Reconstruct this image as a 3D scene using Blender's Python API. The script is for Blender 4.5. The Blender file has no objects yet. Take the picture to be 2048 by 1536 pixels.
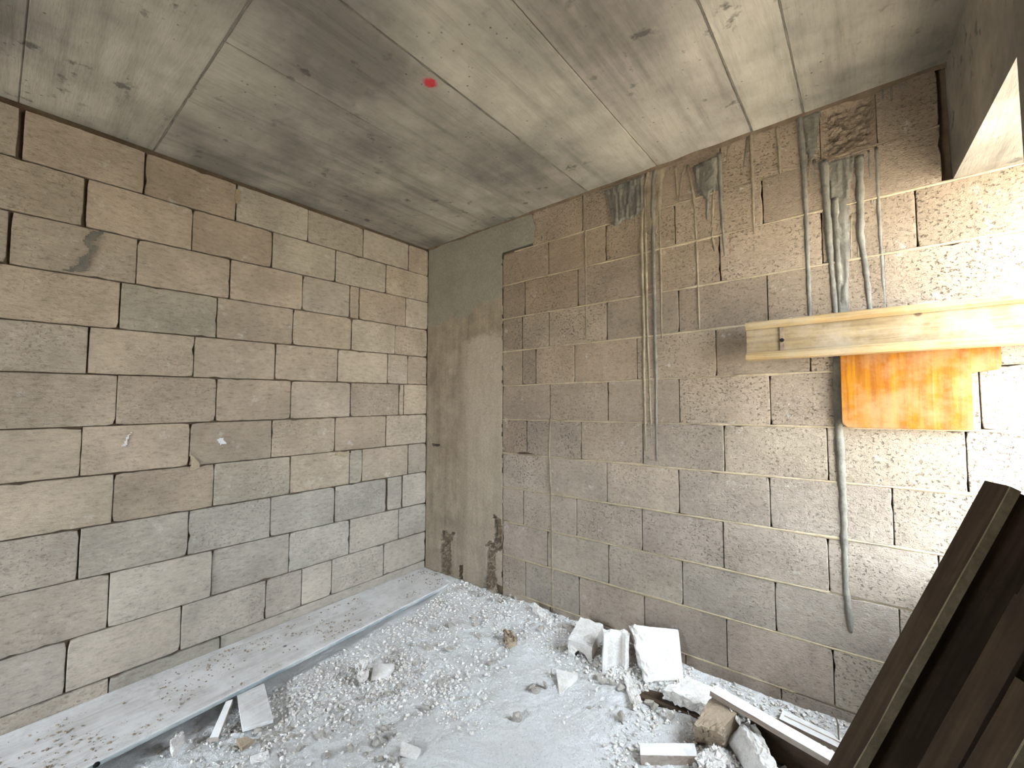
import bpy, bmesh, math, random
import numpy as np
from mathutils import Vector, Matrix, noise as mnoise

random.seed(7); rng = np.random.default_rng(11)
scene = bpy.context.scene
COL = scene.collection

# ------------------------------------------------------------------ camera
# photo solved as a pinhole: focal 861 px on a 2048 px wide frame, pitched up 3.12 deg
F = 861.0; PITCH = math.atan(47/861.0); YAW = math.atan((711/861.0)*math.cos(PITCH))
CAM = np.array([3.0103, -2.4684, 1.47])
fh = np.array([-math.sin(YAW), math.cos(YAW), 0]); RT = np.array([math.cos(YAW), math.sin(YAW), 0]); ZV = np.array([0, 0, 1.0])
FW = fh*math.cos(PITCH)+ZV*math.sin(PITCH); UP = -fh*math.sin(PITCH)+ZV*math.cos(PITCH)
cam = bpy.data.cameras.new('camera'); cam.sensor_width = 36; cam.lens = 36*F/2048; cam.clip_start = 0.02
camo = bpy.data.objects.new('camera', cam); COL.objects.link(camo)
camo.location = CAM; camo.rotation_euler = (math.pi/2+PITCH, 0, YAW)
scene.camera = camo

# ------------------------------------------------------------------ sky, sun, exposure
SKY = 11.5; SUN = 22.0
w = bpy.data.worlds.new('sky'); scene.world = w; w.use_nodes = True
bg = w.node_tree.nodes['Background']; bg.inputs[0].default_value = (0.74, 0.87, 1.0, 1); bg.inputs[1].default_value = SKY
sl = bpy.data.lights.new('sun', 'SUN'); sl.energy = SUN; sl.angle = 0.02; sl.color = (1.0, 0.94, 0.88)
so = bpy.data.objects.new('sun', sl); COL.objects.link(so); so.location = (6, 6, 9)
so.rotation_euler = Vector((0.22, -0.62, -0.76)).to_track_quat('-Z', 'Y').to_euler()
scene.view_settings.view_transform = 'Standard'; scene.view_settings.look = 'None'
scene.view_settings.gamma = 1; scene.view_settings.use_curve_mapping = False
scene.view_settings.exposure = 1.86

# ------------------------------------------------------------------ pixel helpers (photo frame 2048x1536)
def ray(x, y): return FW+RT*(x-1024)/F+UP*(768-y)/F
def hit_x(x, y, X): r = ray(x, y); return CAM+r*((X-CAM[0])/r[0])
def hit_y(x, y, Y): r = ray(x, y); return CAM+r*((Y-CAM[1])/r[1])
def hit_z(x, y, Z): r = ray(x, y); return CAM+r*((Z-CAM[2])/r[2])
def at_depth(x, y, d): return CAM+ray(x, y)*d
ZC = 1.47+1.4306                                      # ceiling height

# ------------------------------------------------------------------ small tools
def lin(r, g, b):
    f = lambda c: (c/255/12.92 if c/255 <= .04045 else ((c/255+.055)/1.055)**2.4)
    return (f(r), f(g), f(b), 1)
def tag(o, label=None, cat=None, group=None, kind=None):
    if label: o['label'] = label
    if cat: o['category'] = cat
    if group: o['group'] = group
    if kind: o['kind'] = kind
    return o
def link(name, me, m=None, parent=None, smooth=False):
    o = bpy.data.objects.new(name, me); COL.objects.link(o)
    if m is not None and not me.materials: me.materials.append(m)
    if parent is not None: o.parent = parent
    if smooth: me.shade_smooth()
    return o
def recentre(o):                                      # put the origin at the base centre of the mesh
    me = o.data; co = np.empty(len(me.vertices)*3); me.vertices.foreach_get('co', co); co = co.reshape(-1, 3)
    c = np.array([(co[:, 0].min()+co[:, 0].max())/2, (co[:, 1].min()+co[:, 1].max())/2, co[:, 2].min()])
    me.vertices.foreach_set('co', (co-c).ravel()); me.update(); o.location = c
    return o
def mesh(name, v, f, m=None, parent=None, smooth=False):
    me = bpy.data.meshes.new(name); me.from_pydata([tuple(map(float, p)) for p in v], [], f); me.update()
    return link(name, me, m, parent, smooth)
def box(name, lo, hi, m, parent=None):
    (a, b, c), (d, e, g) = lo, hi
    v = [(a,b,c),(d,b,c),(d,e,c),(a,e,c),(a,b,g),(d,b,g),(d,e,g),(a,e,g)]
    f = [(3,2,1,0),(4,5,6,7),(0,1,5,4),(1,2,6,5),(2,3,7,6),(3,0,4,7)]
    return mesh(name, v, f, m, parent)
def _hash(ix, iy, s):
    n = (ix.astype(np.int64)*374761393+iy.astype(np.int64)*668265263+s*1442695041) & 0x7fffffff
    n = ((n ^ (n >> 13))*1274126177) & 0x7fffffff
    return ((n ^ (n >> 16)) & 0xffff)/65535.0
def vn(x, y, scale, s=0):                             # value noise in [-1, 1]
    x = np.asarray(x, float)*scale; y = np.asarray(y, float)*scale
    ix = np.floor(x); iy = np.floor(y); fx = x-ix; fy = y-iy
    fx = fx*fx*(3-2*fx); fy = fy*fy*(3-2*fy)
    a = _hash(ix, iy, s); b = _hash(ix+1, iy, s); c = _hash(ix, iy+1, s); d = _hash(ix+1, iy+1, s)
    return 2*((a*(1-fx)+b*fx)*(1-fy)+(c*(1-fx)+d*fx)*fy)-1
def inpoly(px, py, poly):
    px = np.asarray(px); py = np.asarray(py); r = np.zeros(px.shape, bool); n = len(poly)
    for i in range(n):
        x0, y0 = poly[i]; x1, y1 = poly[(i+1) % n]
        if y0 == y1: continue
        c = ((y0 > py) != (y1 > py)) & (px < (x1-x0)*(py-y0)/(y1-y0)+x0)
        r ^= c
    return r

# ------------------------------------------------------------------ materials
class NT:
    def __init__(s, name, rough=0.9, spec=0.2):
        s.m = bpy.data.materials.new(name); s.m.use_nodes = True; s.n = s.m.node_tree.nodes; s.l = s.m.node_tree.links
        s.b = s.n['Principled BSDF']; s.b.inputs['Roughness'].default_value = rough; s.b.inputs['Specular IOR Level'].default_value = spec
        s.pos = s.n.new('ShaderNodeNewGeometry').outputs['Position']
    def _in(s, sock, v):
        if hasattr(v, 'is_linked') or hasattr(v, 'links'): s.l.new(v, sock)
        else: sock.default_value = v
    def map(s, scale=(1, 1, 1), rot=(0, 0, 0), vec=None):
        k = s.n.new('ShaderNodeMapping'); s.l.new(vec or s.pos, k.inputs[0]); k.inputs['Scale'].default_value = scale; k.inputs['Rotation'].default_value = rot
        return k.outputs[0]
    def objvec(s): return s.n.new('ShaderNodeTexCoord').outputs['Object']
    def noise(s, scale, detail=4, rough=.6, vec=None, dist=0):
        k = s.n.new('ShaderNodeTexNoise'); s.l.new(vec or s.pos, k.inputs['Vector'])
        k.inputs['Scale'].default_value = scale; k.inputs['Detail'].default_value = detail; k.inputs['Roughness'].default_value = rough; k.inputs['Distortion'].default_value = dist
        return k.outputs['Fac']
    def voro(s, scale, vec=None, feat='F1'):
        k = s.n.new('ShaderNodeTexVoronoi'); s.l.new(vec or s.pos, k.inputs['Vector']); k.inputs['Scale'].default_value = scale; k.feature = feat
        return k.outputs['Distance']
    def ramp(s, fac, *stops):
        k = s.n.new('ShaderNodeValToRGB'); s.l.new(fac, k.inputs[0]); e = k.color_ramp.elements
        while len(e) < len(stops): e.new(0.5)
        for i, (p, c) in enumerate(stops):
            e[i].position = p; e[i].color = c if isinstance(c, tuple) else (c, c, c, 1)
        return k.outputs[0]
    def mix(s, a, b, fac, mode='MIX'):
        k = s.n.new('ShaderNodeMix'); k.data_type = 'RGBA'; k.blend_type = mode
        s._in(k.inputs[0], fac); s._in(k.inputs[6], a); s._in(k.inputs[7], b); return k.outputs[2]
    def math(s, op, a, b=0.5):
        k = s.n.new('ShaderNodeMath'); k.operation = op; s._in(k.inputs[0], a); s._in(k.inputs[1], b); return k.outputs[0]
    def sep(s, vec=None):
        k = s.n.new('ShaderNodeSeparateXYZ'); s.l.new(vec or s.pos, k.inputs[0]); return k.outputs
    def objcol(s):
        k = s.n.new('ShaderNodeObjectInfo'); return k.outputs['Color'], k.outputs['Alpha'], k.outputs['Random']
    def bump(s, h, strength=.5, dist=.01, prev=None):
        k = s.n.new('ShaderNodeBump'); s.l.new(h, k.inputs['Height']); k.inputs['Strength'].default_value = strength; k.inputs['Distance'].default_value = dist
        if prev: s.l.new(prev, k.inputs['Normal'])
        return k.outputs[0]
    def out(s, col, nrm=None):
        s._in(s.b.inputs['Base Color'], col)
        if nrm: s.l.new(nrm, s.b.inputs['Normal'])
        return s.m

def m_block(name, pit, stretch):
    t = NT(name, .95, .1); oc, al, rd = t.objcol()
    v = t.map(stretch)
    big = t.noise(3.2, 4, .6); grain = t.noise(34, 6, .8, v); fine = t.noise(130, 3, .7, v)
    c = t.mix(oc, t.ramp(big, (.3, .80), (.7, 1.14)), 1, 'MULTIPLY')
    c = t.mix(c, t.ramp(grain, (.30, .50), (.45, .96), (.70, 1.22)), .85, 'MULTIPLY')
    dust = t.ramp(t.noise(9, 6, .75), (.60, 0.0), (.72, .6))
    c = t.mix(c, lin(212, 205, 196), dust)
    msk = t.ramp(t.noise(5, 3, .6), (.36, .15), (.58, 1.0))
    pits = t.math('MULTIPLY', t.ramp(t.noise(66, 4, .6, t.map((1, 1, 1.2))), (.36, 1.0), (.44, 0.0)), msk)
    pits = t.math('MULTIPLY', pits, al)
    c = t.mix(c, lin(58, 48, 40), t.math('MULTIPLY', pits, .62*pit))
    h = t.math('SUBTRACT', t.math('ADD', grain, t.math('MULTIPLY', fine, .5)), t.math('MULTIPLY', pits, .9*pit))
    return t.out(c, t.bump(h, .75, .016))
M = {}
M['block_left'] = m_block('pumice_block_smooth', .45, (1, .55, 1.6))
M['block_back'] = m_block('pumice_block_pitted', 1.0, (.8, 1, 1.2))

def m_plain(name, a, b, scale=6, bump=.4, bscale=60, rough=.92, dist=.006, stretch=(1, 1, 1), objspace=False, spec=.15):
    t = NT(name, rough, spec); v = t.map(stretch, vec=t.objvec() if objspace else None)
    n = t.noise(scale, 6, .65, v); g = t.noise(bscale, 5, .7, v)
    c = t.mix(lin(*a), lin(*b), t.ramp(n, (.35, 0.0), (.65, 1.0)))
    c = t.mix(c, t.ramp(g, (.3, .75), (.6, 1.05)), .7, 'MULTIPLY')
    return t.out(c, t.bump(g, bump, dist))
M['mortar_dark'] = m_plain('mortar_bed', (112, 96, 78), (88, 74, 60), 8)
M['mortar'] = m_plain('mortar_joint', (174, 157, 131), (150, 133, 108), 12, .5, 90)
M['grout'] = m_plain('cement_grout', (122, 116, 104), (94, 89, 81), 10, .6, 70, .8)
M['grout_warm'] = m_plain('cement_grout_warm', (148, 134, 111), (114, 102, 85), 10, .6, 70, .85)
def m_dust():
    t = NT('plaster_dust', .95, .1)
    n = t.noise(3, 6, .65); g = t.noise(75, 5, .75); sp = t.noise(120, 3, .6); cr = t.noise(28, 5, .7)
    c = t.mix(lin(244, 242, 240), lin(230, 226, 222), t.ramp(n, (.35, 0.0), (.65, 1.0)))
    c = t.mix(c, t.ramp(g, (.3, .82), (.5, 1.0)), .8, 'MULTIPLY')
    c = t.mix(c, lin(186, 174, 160), t.math('MULTIPLY', t.ramp(sp, (.60, 0.0), (.68, .7)), t.ramp(t.noise(1.9, 3, .6), (.40, .25), (.58, 1.0))))
    return t.out(c, t.bump(t.math('ADD', g, cr), .9, .018))
M['dust'] = m_dust()
M['gravel'] = m_plain('loose_grit', (244, 241, 237), (198, 187, 174), 42, .5, 120, .95, .006)
M['pebble'] = m_plain('loose_pebble', (222, 214, 204), (182, 170, 156), 9, .8, 90, .95, .008, objspace=True)  # browner tone paints the stones' shaded sides into their colour
M['stone'] = m_plain('broken_pumice', (236, 232, 227), (208, 199, 188), 7, .8, 90, .95, .008, objspace=True)
M['stone_brown'] = m_plain('broken_pumice_brown', (176, 158, 136), (142, 124, 104), 7, .8, 80, .95, .008, objspace=True)
M['ground'] = m_plain('sunlit_ground', (200, 190, 172), (186, 176, 158), .6, .2, 10)
M['plaster'] = m_plain('raw_cement_wall', (128, 120, 108), (106, 98, 88), 2.5, .4, 40)
M['steel'] = m_plain('weathered_wire', (150, 132, 112), (96, 78, 62), 20, .2, 80, .6)

def m_ceiling():
    t = NT('board_cast_concrete', .85, .25); oc, al, rd = t.objcol()
    # alpha 1 = grain along y, alpha 0 = grain along x
    def two(sc_y, sc_x, *a):
        return t.mix(t.noise(a[0], a[1], a[2], t.map(sc_x)), t.noise(a[0], a[1], a[2], t.map(sc_y)), al)
    streak = two((9, .55, 1), (.55, 9, 1), 1.6, 6, .65)
    fine = two((14, 1.6, 1), (1.6, 14, 1), 9, 5, .7)
    blot = t.noise(1.5, 5, .62); spots = t.noise(11, 4, .6)
    c = t.mix(lin(166, 157, 144), lin(116, 110, 101), t.ramp(blot, (.36, 0.0), (.62, 1.0)))
    c = t.mix(c, oc, 1, 'MULTIPLY')
    c = t.mix(c, t.ramp(streak, (.28, .62), (.5, 1.0), (.75, 1.12)), .85, 'MULTIPLY')
    c = t.mix(c, t.ramp(fine, (.25, .70), (.5, 1.0)), .6, 'MULTIPLY')
    c = t.mix(c, lin(66, 62, 58), t.math('MULTIPLY', t.ramp(spots, (.60, 0.0), (.68, .75)), t.ramp(t.noise(2.3, 2, .5), (.45, 0.0), (.6, 1.0))))
    sp = t.ramp(t.voro(22), (.05, .8), (.13, 0.0))
    c = t.mix(c, lin(60, 56, 50), t.math('MULTIPLY', sp, t.ramp(t.noise(4, 2, .5), (.5, 0.0), (.62, 1.0))))
    # spray-paint survey dot
    x, y, z = t.sep()
    d = t.math('SQRT', t.math('ADD', t.math('POWER', t.math('SUBTRACT', x, 1.572), 2), t.math('POWER', t.math('SUBTRACT', y, -1.292), 2)))
    d = t.math('ADD', d, t.math('MULTIPLY', t.math('SUBTRACT', t.noise(60, 3, .7), .5), .03))
    c = t.mix(c, lin(176, 30, 44), t.ramp(d, (.022, .92), (.034, 0.0)))
    return t.out(c, t.bump(t.math('ADD', fine, streak), .35, .008))
M['ceiling'] = m_ceiling()

def m_column():
    t = NT('cast_concrete_column', .9, .15); x, y, z = t.sep()
    n = t.noise(5, 5, .65); g = t.noise(70, 5, .7); st = t.noise(2.2, 5, .6, t.map((7, 1, .5)))
    c = t.mix(lin(150, 136, 117), lin(124, 110, 93), t.ramp(n, (.35, 0.0), (.65, 1.0)))
    c = t.mix(c, t.ramp(st, (.3, .74), (.55, 1.05)), .8, 'MULTIPLY')
    # smooth pale render smear on the right-hand side, below two metres
    wob = t.math('MULTIPLY', t.math('SUBTRACT', n, .5), .35)
    px = t.math('ADD', x, wob)
    side = t.math('MULTIPLY', t.ramp(px, (.42, 0.0), (.56, 1.0)), t.ramp(t.math('MULTIPLY', t.math('ADD', z, wob), .25), (.12, 0.4), (.5, 1.0), (.515, 0.0)))
    c = t.mix(c, lin(164, 150, 132), t.math('MULTIPLY', side, .8))
    # grey-green cement pour on top
    zz = t.math('ADD', t.math('ADD', z, t.math('MULTIPLY', x, -.22)), t.math('MULTIPLY', t.math('SUBTRACT', t.noise(3.5, 5, .7), .5), .6))
    c = t.mix(c, t.mix(lin(146, 139, 124), lin(116, 111, 99), n), t.ramp(t.math('MULTIPLY', zz, .25), (.525, 0.0), (.545, 1.0)))
    c = t.mix(c, t.ramp(g, (.3, .72), (.6, 1.06)), .7, 'MULTIPLY')
    return t.out(c, t.bump(g, .35, .006))
M['column'] = m_column()

def m_wood(name, a, b, stain, stain_amt, axis, grain=1.0, rough=.75, dusty=None):
    t = NT(name, rough, .25); v = t.objvec()
    sc = [22, 22, 22]; sc[axis] = 1.3
    g = t.noise(2.2*grain, 6, .65, t.map(tuple(sc), vec=v), .6); n = t.noise(4.5, 6, .68, v); n2 = t.noise(16, 5, .7, v)
    c = t.mix(lin(*a), lin(*b), t.ramp(g, (.35, 0.0), (.62, 1.0)))
    c = t.mix(c, lin(*stain), t.math('MULTIPLY', t.ramp(n, (.44, 0.0), (.60, 1.0)), stain_amt))
    c = t.mix(c, t.ramp(n2, (.28, .6), (.46, 1.0)), .55, 'MULTIPLY')
    kn = t.ramp(t.voro(5.5, t.map((1, 1, 1), vec=v)), (.045, .8), (.085, 0.0))
    c = t.mix(c, lin(70, 48, 30), kn)
    if dusty:                                        # mortar dust settled on up-facing faces
        nz = t.n.new('ShaderNodeNewGeometry').outputs['Normal']; zz = t.sep(nz)[2]
        c = t.mix(c, lin(*dusty), t.math('MULTIPLY', t.ramp(zz, (.5, 0.0), (.85, 1.0)), t.ramp(n, (.3, .6), (.5, 1.0))))
    return t.out(c, t.bump(g, .3, .003))
M['yellow_beam'] = m_wood('faded_yellow_timber', (160, 134, 94), (132, 107, 72), (150, 136, 112), .6, 0, 1.0, .8)
M['yellow_web'] = m_wood('scuffed_timber_web', (144, 124, 92), (116, 97, 70), (150, 136, 118), .7, 0, 1.2, .85)
M['orange_ply'] = m_wood('orange_shuttering_board', (148, 95, 4), (122, 68, 4), (158, 124, 92), .5, 2, 1.0, .5)
M['dark_timber'] = m_wood('weathered_brown_timber', (82, 66, 50), (62, 48, 36), (52, 40, 30), .5, 0, .8, .85)
M['pale_edge'] = m_plain('worn_pale_timber_edge', (150, 136, 110), (118, 104, 82), 12, .4, 60, .85, objspace=True)
M['grey_timber'] = m_wood('dusty_grey_timber', (160, 146, 132), (126, 110, 98), (172, 162, 152), .6, 0, 1.0, .9, (228, 225, 221))
M['board'] = m_wood('dusty_plank', (206, 202, 198), (184, 178, 172), (216, 213, 209), .7, 1, .7, .9)
M['teal'] = m_plain('chipped_pale_edge_coating', (208, 209, 207), (136, 150, 153), 14, .4, 60, .8, stretch=(1, .3, 1))
M['black'] = m_plain('black_rubber_and_hole_shade', (30, 28, 28), (18, 17, 17), 20)

# ------------------------------------------------------------------ structure: walls of blocks
def outline(u0, u1, zb0, zb1, zt0, zt1, rnd, notch=None, chip=1.0):
    """closed outline (u,z) of one rough block, a few millimetres of wobble and chipped corners"""
    L = u1-u0; H = zt0-zb0; pts = []
    nu = max(3, int(L/.035)); nv = max(3, int(H/.035))
    def edge(a, b, n, nx, nz):
        s = rnd.random()*100
        for i in range(n):
            f = i/n; w_ = (mnoise.noise(Vector((s+f*n*.55, 0, 0)))*.5-.28)*.0042*chip
            if rnd.random() < .05*chip: w_ -= .009*rnd.random()
            pts.append([a[0]+(b[0]-a[0])*f+nx*w_, a[1]+(b[1]-a[1])*f+nz*w_])
    A, B_, C, D = (u0, zb0), (u1, zb1), (u1, zt1), (u0, zt0)
    edge(A, B_, nu, 0, -1); edge(B_, C, nv, 1, 0); edge(C, D, nu, 0, 1); edge(D, A, nv, -1, 0)
    # knock the corners
    for k, (cx, cz) in zip((0, nu, nu+nv, 2*nu+nv), (A, B_, C, D)):
        r = rnd.choice((.002, .002, .003, .004, .007))*chip; cu, cw = (u0+u1)/2, (zb0+zt0)/2
        pts[k][0] += r*(1 if cu > cx else -1); pts[k][1] += r*(1 if cw > cz else -1)
    if notch:
        (nu0, nu1, depth, side) = notch
        for p in pts:
            if nu0 <= p[0] <= nu1:
                f = math.sin(math.pi*(p[0]-nu0)/(nu1-nu0))*depth
                if side == 'top' and abs(p[1]-zt0) < .02: p[1] -= f
                if side == 'bottom' and abs(p[1]-zb0) < .02: p[1] += f
    return pts
def block(place, pts, d0, m, parent, color, name='block', back=.09):
    n = len(pts); cu = sum(p[0] for p in pts)/n; cz = sum(p[1] for p in pts)/n
    v = []
    for dep, ins in ((-back, 0), (d0-.0026, 0), (d0-.0007, .0012), (d0, .0032)):
        for u, z in pts:
            v.append((u+(ins if u < cu else -ins), dep, z+(ins if z < cz else -ins)))
    f = []
    for r in range(3):
        for i in range(n):
            j = (i+1) % n; f.append((r*n+i, r*n+j, (r+1)*n+j, (r+1)*n+i))
    f.append(tuple(range(3*n, 4*n)))
    W = [place(*p) for p in v]
    c = np.array(place(cu, 0, cz))
    me = bpy.data.meshes.new(name); me.from_pydata([tuple(np.array(p)-c) for p in W], [], f)
    bm = bmesh.new(); bm.from_mesh(me); bmesh.ops.recalc_face_normals(bm, faces=bm.faces); bm.to_mesh(me); bm.free(); me.update()
    o = link(name, me, m, parent); o.location = c; o.color = color
    return o
PL = lambda u, d, z: (d, u, z)                        # left wall, plane x=0, room on +x
PB = lambda u, d, z: (u, -d, z)                       # back wall, plane y=0, room on -y

R1 = random.Random(3)
wall_left = box('wall_left', (-.30, -4.8, -.25), (-.022, .30, ZC+.02), M['mortar_dark'])
tag(wall_left, 'long wall of beige pumice blocks on the left, dry open joints', 'wall', kind='structure')
# course lines of the left wall, height at y=-2.45 and at the corner
Lz0 = [1.405, 1.160, .905, .655, .402, .164, -.100, -.345, -.600, -.845, -1.125, -1.375, -1.63]
Lz1 = [1.412, 1.178, .940, .690, .447, .200, -.057, -.310, -.560, -.830, -1.075, -1.322, -1.57]
def lz(i, y): f = (y+2.45)/2.45; return 1.47+Lz0[i]*(1-f)+Lz1[i]*f
Ljoints = [
 [(42,260),(290,335),(473,400),(616,445),(727,480),(817,525)],
 [(171,397),(385,458),(545,487),(671,535),(772,565)],
 [(18.6,468),(274,519),(460,559),(605,587),(699,610),(718,613),(811,630)],
 [(240,607),(434,634),(586,656),(703,672),(790,685)],
 [(176,701),(388,715),(550,727),(675,737),(775,745),(815,747)],
 [(233,803),(432,803),(581,805),(701,805),(798,805),(807,805)],
 [(162,908),(379,891),(543,883),(670,873),(772,867)],
 [(226,999),(427,979),(580,955),(699,942),(724,935),(816,922)],
 [(158,1094),(376,1070),(541,1033),(669,1013),(773,994),(804,987)],
 [(217,1202),(423,1150),(578,1108),(699,1075),(797,1049)],
 [(132,1333),(362,1255),(531,1199),(603,1180),(663,1153),(767,1118)],
 [(217,1370),(440,1280)]]
Lgap = {(0,0): .016, (1,0): .011, (2,0): .009, (8,4): .016, (8,5): .008}
def tint(r, base, var=.10, warm=.014):
    k = 1+r.uniform(-var, var); q = r.uniform(-warm, warm); b = lin(*base)
    return (b[0]*k*(1+q), b[1]*k, b[2]*k*(1-q), 1)
for ci, jl in enumerate(Ljoints):
    ys = [float(hit_x(px, py, 0)[1]) for px, py in jl]
    y = min(ys)
    pre = []
    while y > -4.7: y -= .43; pre.append(y)
    allj = sorted(pre)+sorted(ys)+[-.004]
    gaps = [.005]*len(pre)+[Lgap.get((ci, k), R1.choice((.001, .002, .004))) for k in range(len(ys))]+[.003]
    for k in range(len(allj)-1):
        a, b = allj[k]+gaps[k]/2, allj[k+1]-gaps[k+1]/2
        if b-a < .012: continue
        gt = .006 if ci == 0 else .0008+R1.random()*.0025; gb = .0008+R1.random()*.002
        base = R1.choice(((173,156,137), (175,159,140), (167,150,131), (169,156,139), (181,164,143)))
        if R1.random() < .14: base = (166, 155, 138)
        if ci >= 8: base = tuple(int(c*.55+q*.45) for c, q in zip(base, (190, 182, 172)))  # lower courses paler: mostly daylight painted into the blocks, partly dust
        pts = outline(a, b, lz(ci+1, a)+gb, lz(ci+1, b)+gb, lz(ci, a)-gt, lz(ci, b)-gt, R1)
        col = tint(R1, base, .09); col = col[:3]+(R1.choice((.3, .6, 1.0)),)
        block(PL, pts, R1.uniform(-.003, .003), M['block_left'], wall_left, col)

# back wall ------------------------------------------------------------------------------
wall_back = box('wall_back', (-.30, .030, -.25), (3.66, .32, ZC+.02), M['mortar_dark'])
tag(wall_back, 'back wall of pitted brown blocks streaked with grout runs', 'wall', kind='structure')
Bz = [1.425, 1.172, .930, .672, .422, .165, -.090, -.340, -.592, -.842, -1.087, -1.340, -1.60]
bz = lambda i: 1.47+Bz[i]
COLX = .885
Bjoints = [
 [(1165,400),(1290,345),(1440,310),(1640,260),(1751,220)],
 [(1097,506),(1212,478),(1350,448),(1525,404),(1752,300)],
 [(1050,596),(1156,574),(1283,532),(1440,513),(1643,460),(1832,431)],
 [(1045,670),(1098,664),(1214,634),(1357,604),(1535,595),(1768,565)],
 [(1045,719),(1072,724),(1149,719),(1274,714),(1432,697),(1620,700),(1830,700)],
 [(1100,779),(1216,799),(1359,799),(1540,793),(1740,790),(1960,790)],
 [(1054,867),(1162,876),(1286,878),(1448,886),(1655,901),(1933,907)],
 [(1100,940),(1214,962),(1358,979),(1540,996),(1786,1030)],
 [(1047,1010),(1153,1028),(1284,1055),(1447,1085),(1657,1125),(1880,1180)],
 [(1095,1080),(1217,1102),(1365,1160),(1551,1210),(1800,1260)],
 [(1051,1157),(1158,1187),(1289,1217),(1454,1285),(1667,1336)],
 [(1100,1215),(1230,1280),(1372,1320),(1563,1397)]]
R2 = random.Random(5)
ROUGH = {}
for ci, jl in enumerate(Bjoints):
    xs = sorted(float(hit_y(px, py, 0)[0]) for px, py in jl)
    x = max(xs); post = []
    end = 3.655
    while x+.43 < end-.1: x += .43; post.append(x)
    if ci < 2: xs = [q for q in xs if q < 3.2]; post = []; end = 3.283
    allj = [COLX if ci else 1.17]+xs+post+[end]
    for k in range(len(allj)-1):
        a, b = allj[k]+.0008, allj[k+1]-.0008
        if b-a < .015: continue
        base = R2.choice(((149,131,111), (145,127,107), (155,137,117), (143,126,108)))
        kf = min(1, max(0, (ci-3)/6))*.55; base = tuple(int(c*(1-kf)+(q+6)*kf) for c, q in zip(base, (156, 146, 136)))  # greyer down the wall: cool daylight painted into the block colour
        pitv = R2.choice((.35, .6, .9, 1.0))
        if ci in (5,) and k == 3: pitv = 1.0
        if a > 2.85 and ci > 1: pitv = 1.0
        gb, gt = .0025, .0025
        notch = None
        if ci == 6 and a < 1.15 < b+.15: notch = (1.00, 1.20, .016, 'bottom')
        if ci == 0 and 2.84 < a < 3.0:
            ROUGH['broken'] = (a, b, bz(1)+gb, bz(0)-.01); continue
        pts = outline(a, b, bz(ci+1)+gb, bz(ci+1)+gb, bz(ci)-gt, bz(ci)-gt, R2, notch, .7)
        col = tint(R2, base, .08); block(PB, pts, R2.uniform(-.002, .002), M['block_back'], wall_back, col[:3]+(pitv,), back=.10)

# broken-faced block below the ceiling: rough, hollowed front
def grid_relief(name, place, u0, u1, z0, z1, step, hf, m, parent, mask=None, back=None, smooth=False):
    nu = max(2, int((u1-u0)/step)); nz = max(2, int((z1-z0)/step))
    U, Z = np.meshgrid(np.linspace(u0, u1, nu+1), np.linspace(z0, z1, nz+1))
    Hh = hf(U, Z); keep = np.ones(U.shape, bool) if mask is None else mask(U, Z)
    idx = -np.ones(U.shape, int); v = []; f = []
    for i, j in zip(*np.nonzero(keep)): idx[i, j] = len(v); v.append(place(U[i, j], Hh[i, j], Z[i, j]))
    for i in range(nz):
        for j in range(nu):
            q = (idx[i, j], idx[i, j+1], idx[i+1, j+1], idx[i+1, j])
            if min(q) >= 0: f.append(q)
    n0 = len(v)
    if back is not None:                               # closing skirt so that the piece has thickness
        e = {}
        for q in f:
            for a, b in zip(q, q[1:]+q[:1]): e[(a, b)] = 1
        rim = [(a, b) for (a, b) in e if (b, a) not in e]
        mp = {}
        inv = {int(idx[i, j]): (i, j) for i, j in zip(*np.nonzero(keep))}
        for a, b in rim:
            for q in (a, b):
                if q not in mp: i, j = inv[q]; mp[q] = len(v); v.append(place(U[i, j], back, Z[i, j]))
            f.append((b, a, mp[a], mp[b]))
    me = bpy.data.meshes.new(name); c = np.mean(np.array(v), 0)
    me.from_pydata([tuple(np.array(p)-c) for p in v], [], f)
    bm = bmesh.new(); bm.from_mesh(me); bmesh.ops.recalc_face_normals(bm, faces=bm.faces); bm.to_mesh(me); bm.free(); me.update()
    o = link(name, me, m, parent, smooth); o.location = c
    return o
a, b, z0, z1 = ROUGH['broken']
def hb(U, Z):
    e = np.minimum(np.minimum(U-a, b-U)/.03, np.minimum((Z-z0)/.02, (z1-Z)/.03)); e = np.clip(e, 0, 1)
    return -.022*e+.006*vn(U, Z, 45, 3)*e+.006*vn(U, Z, 95, 4)*e+.02*np.clip(1-(Z-z0)/.07, 0, 1)*e
o = grid_relief('broken_block', PB, a, b, z0, z1, .006, hb, M['block_back'], wall_back, back=-.1)
o.color = tint(R2, (142,124,104), 0)[:3]+(.3,); o['label'] = 'block with a rough hollowed broken face'

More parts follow.
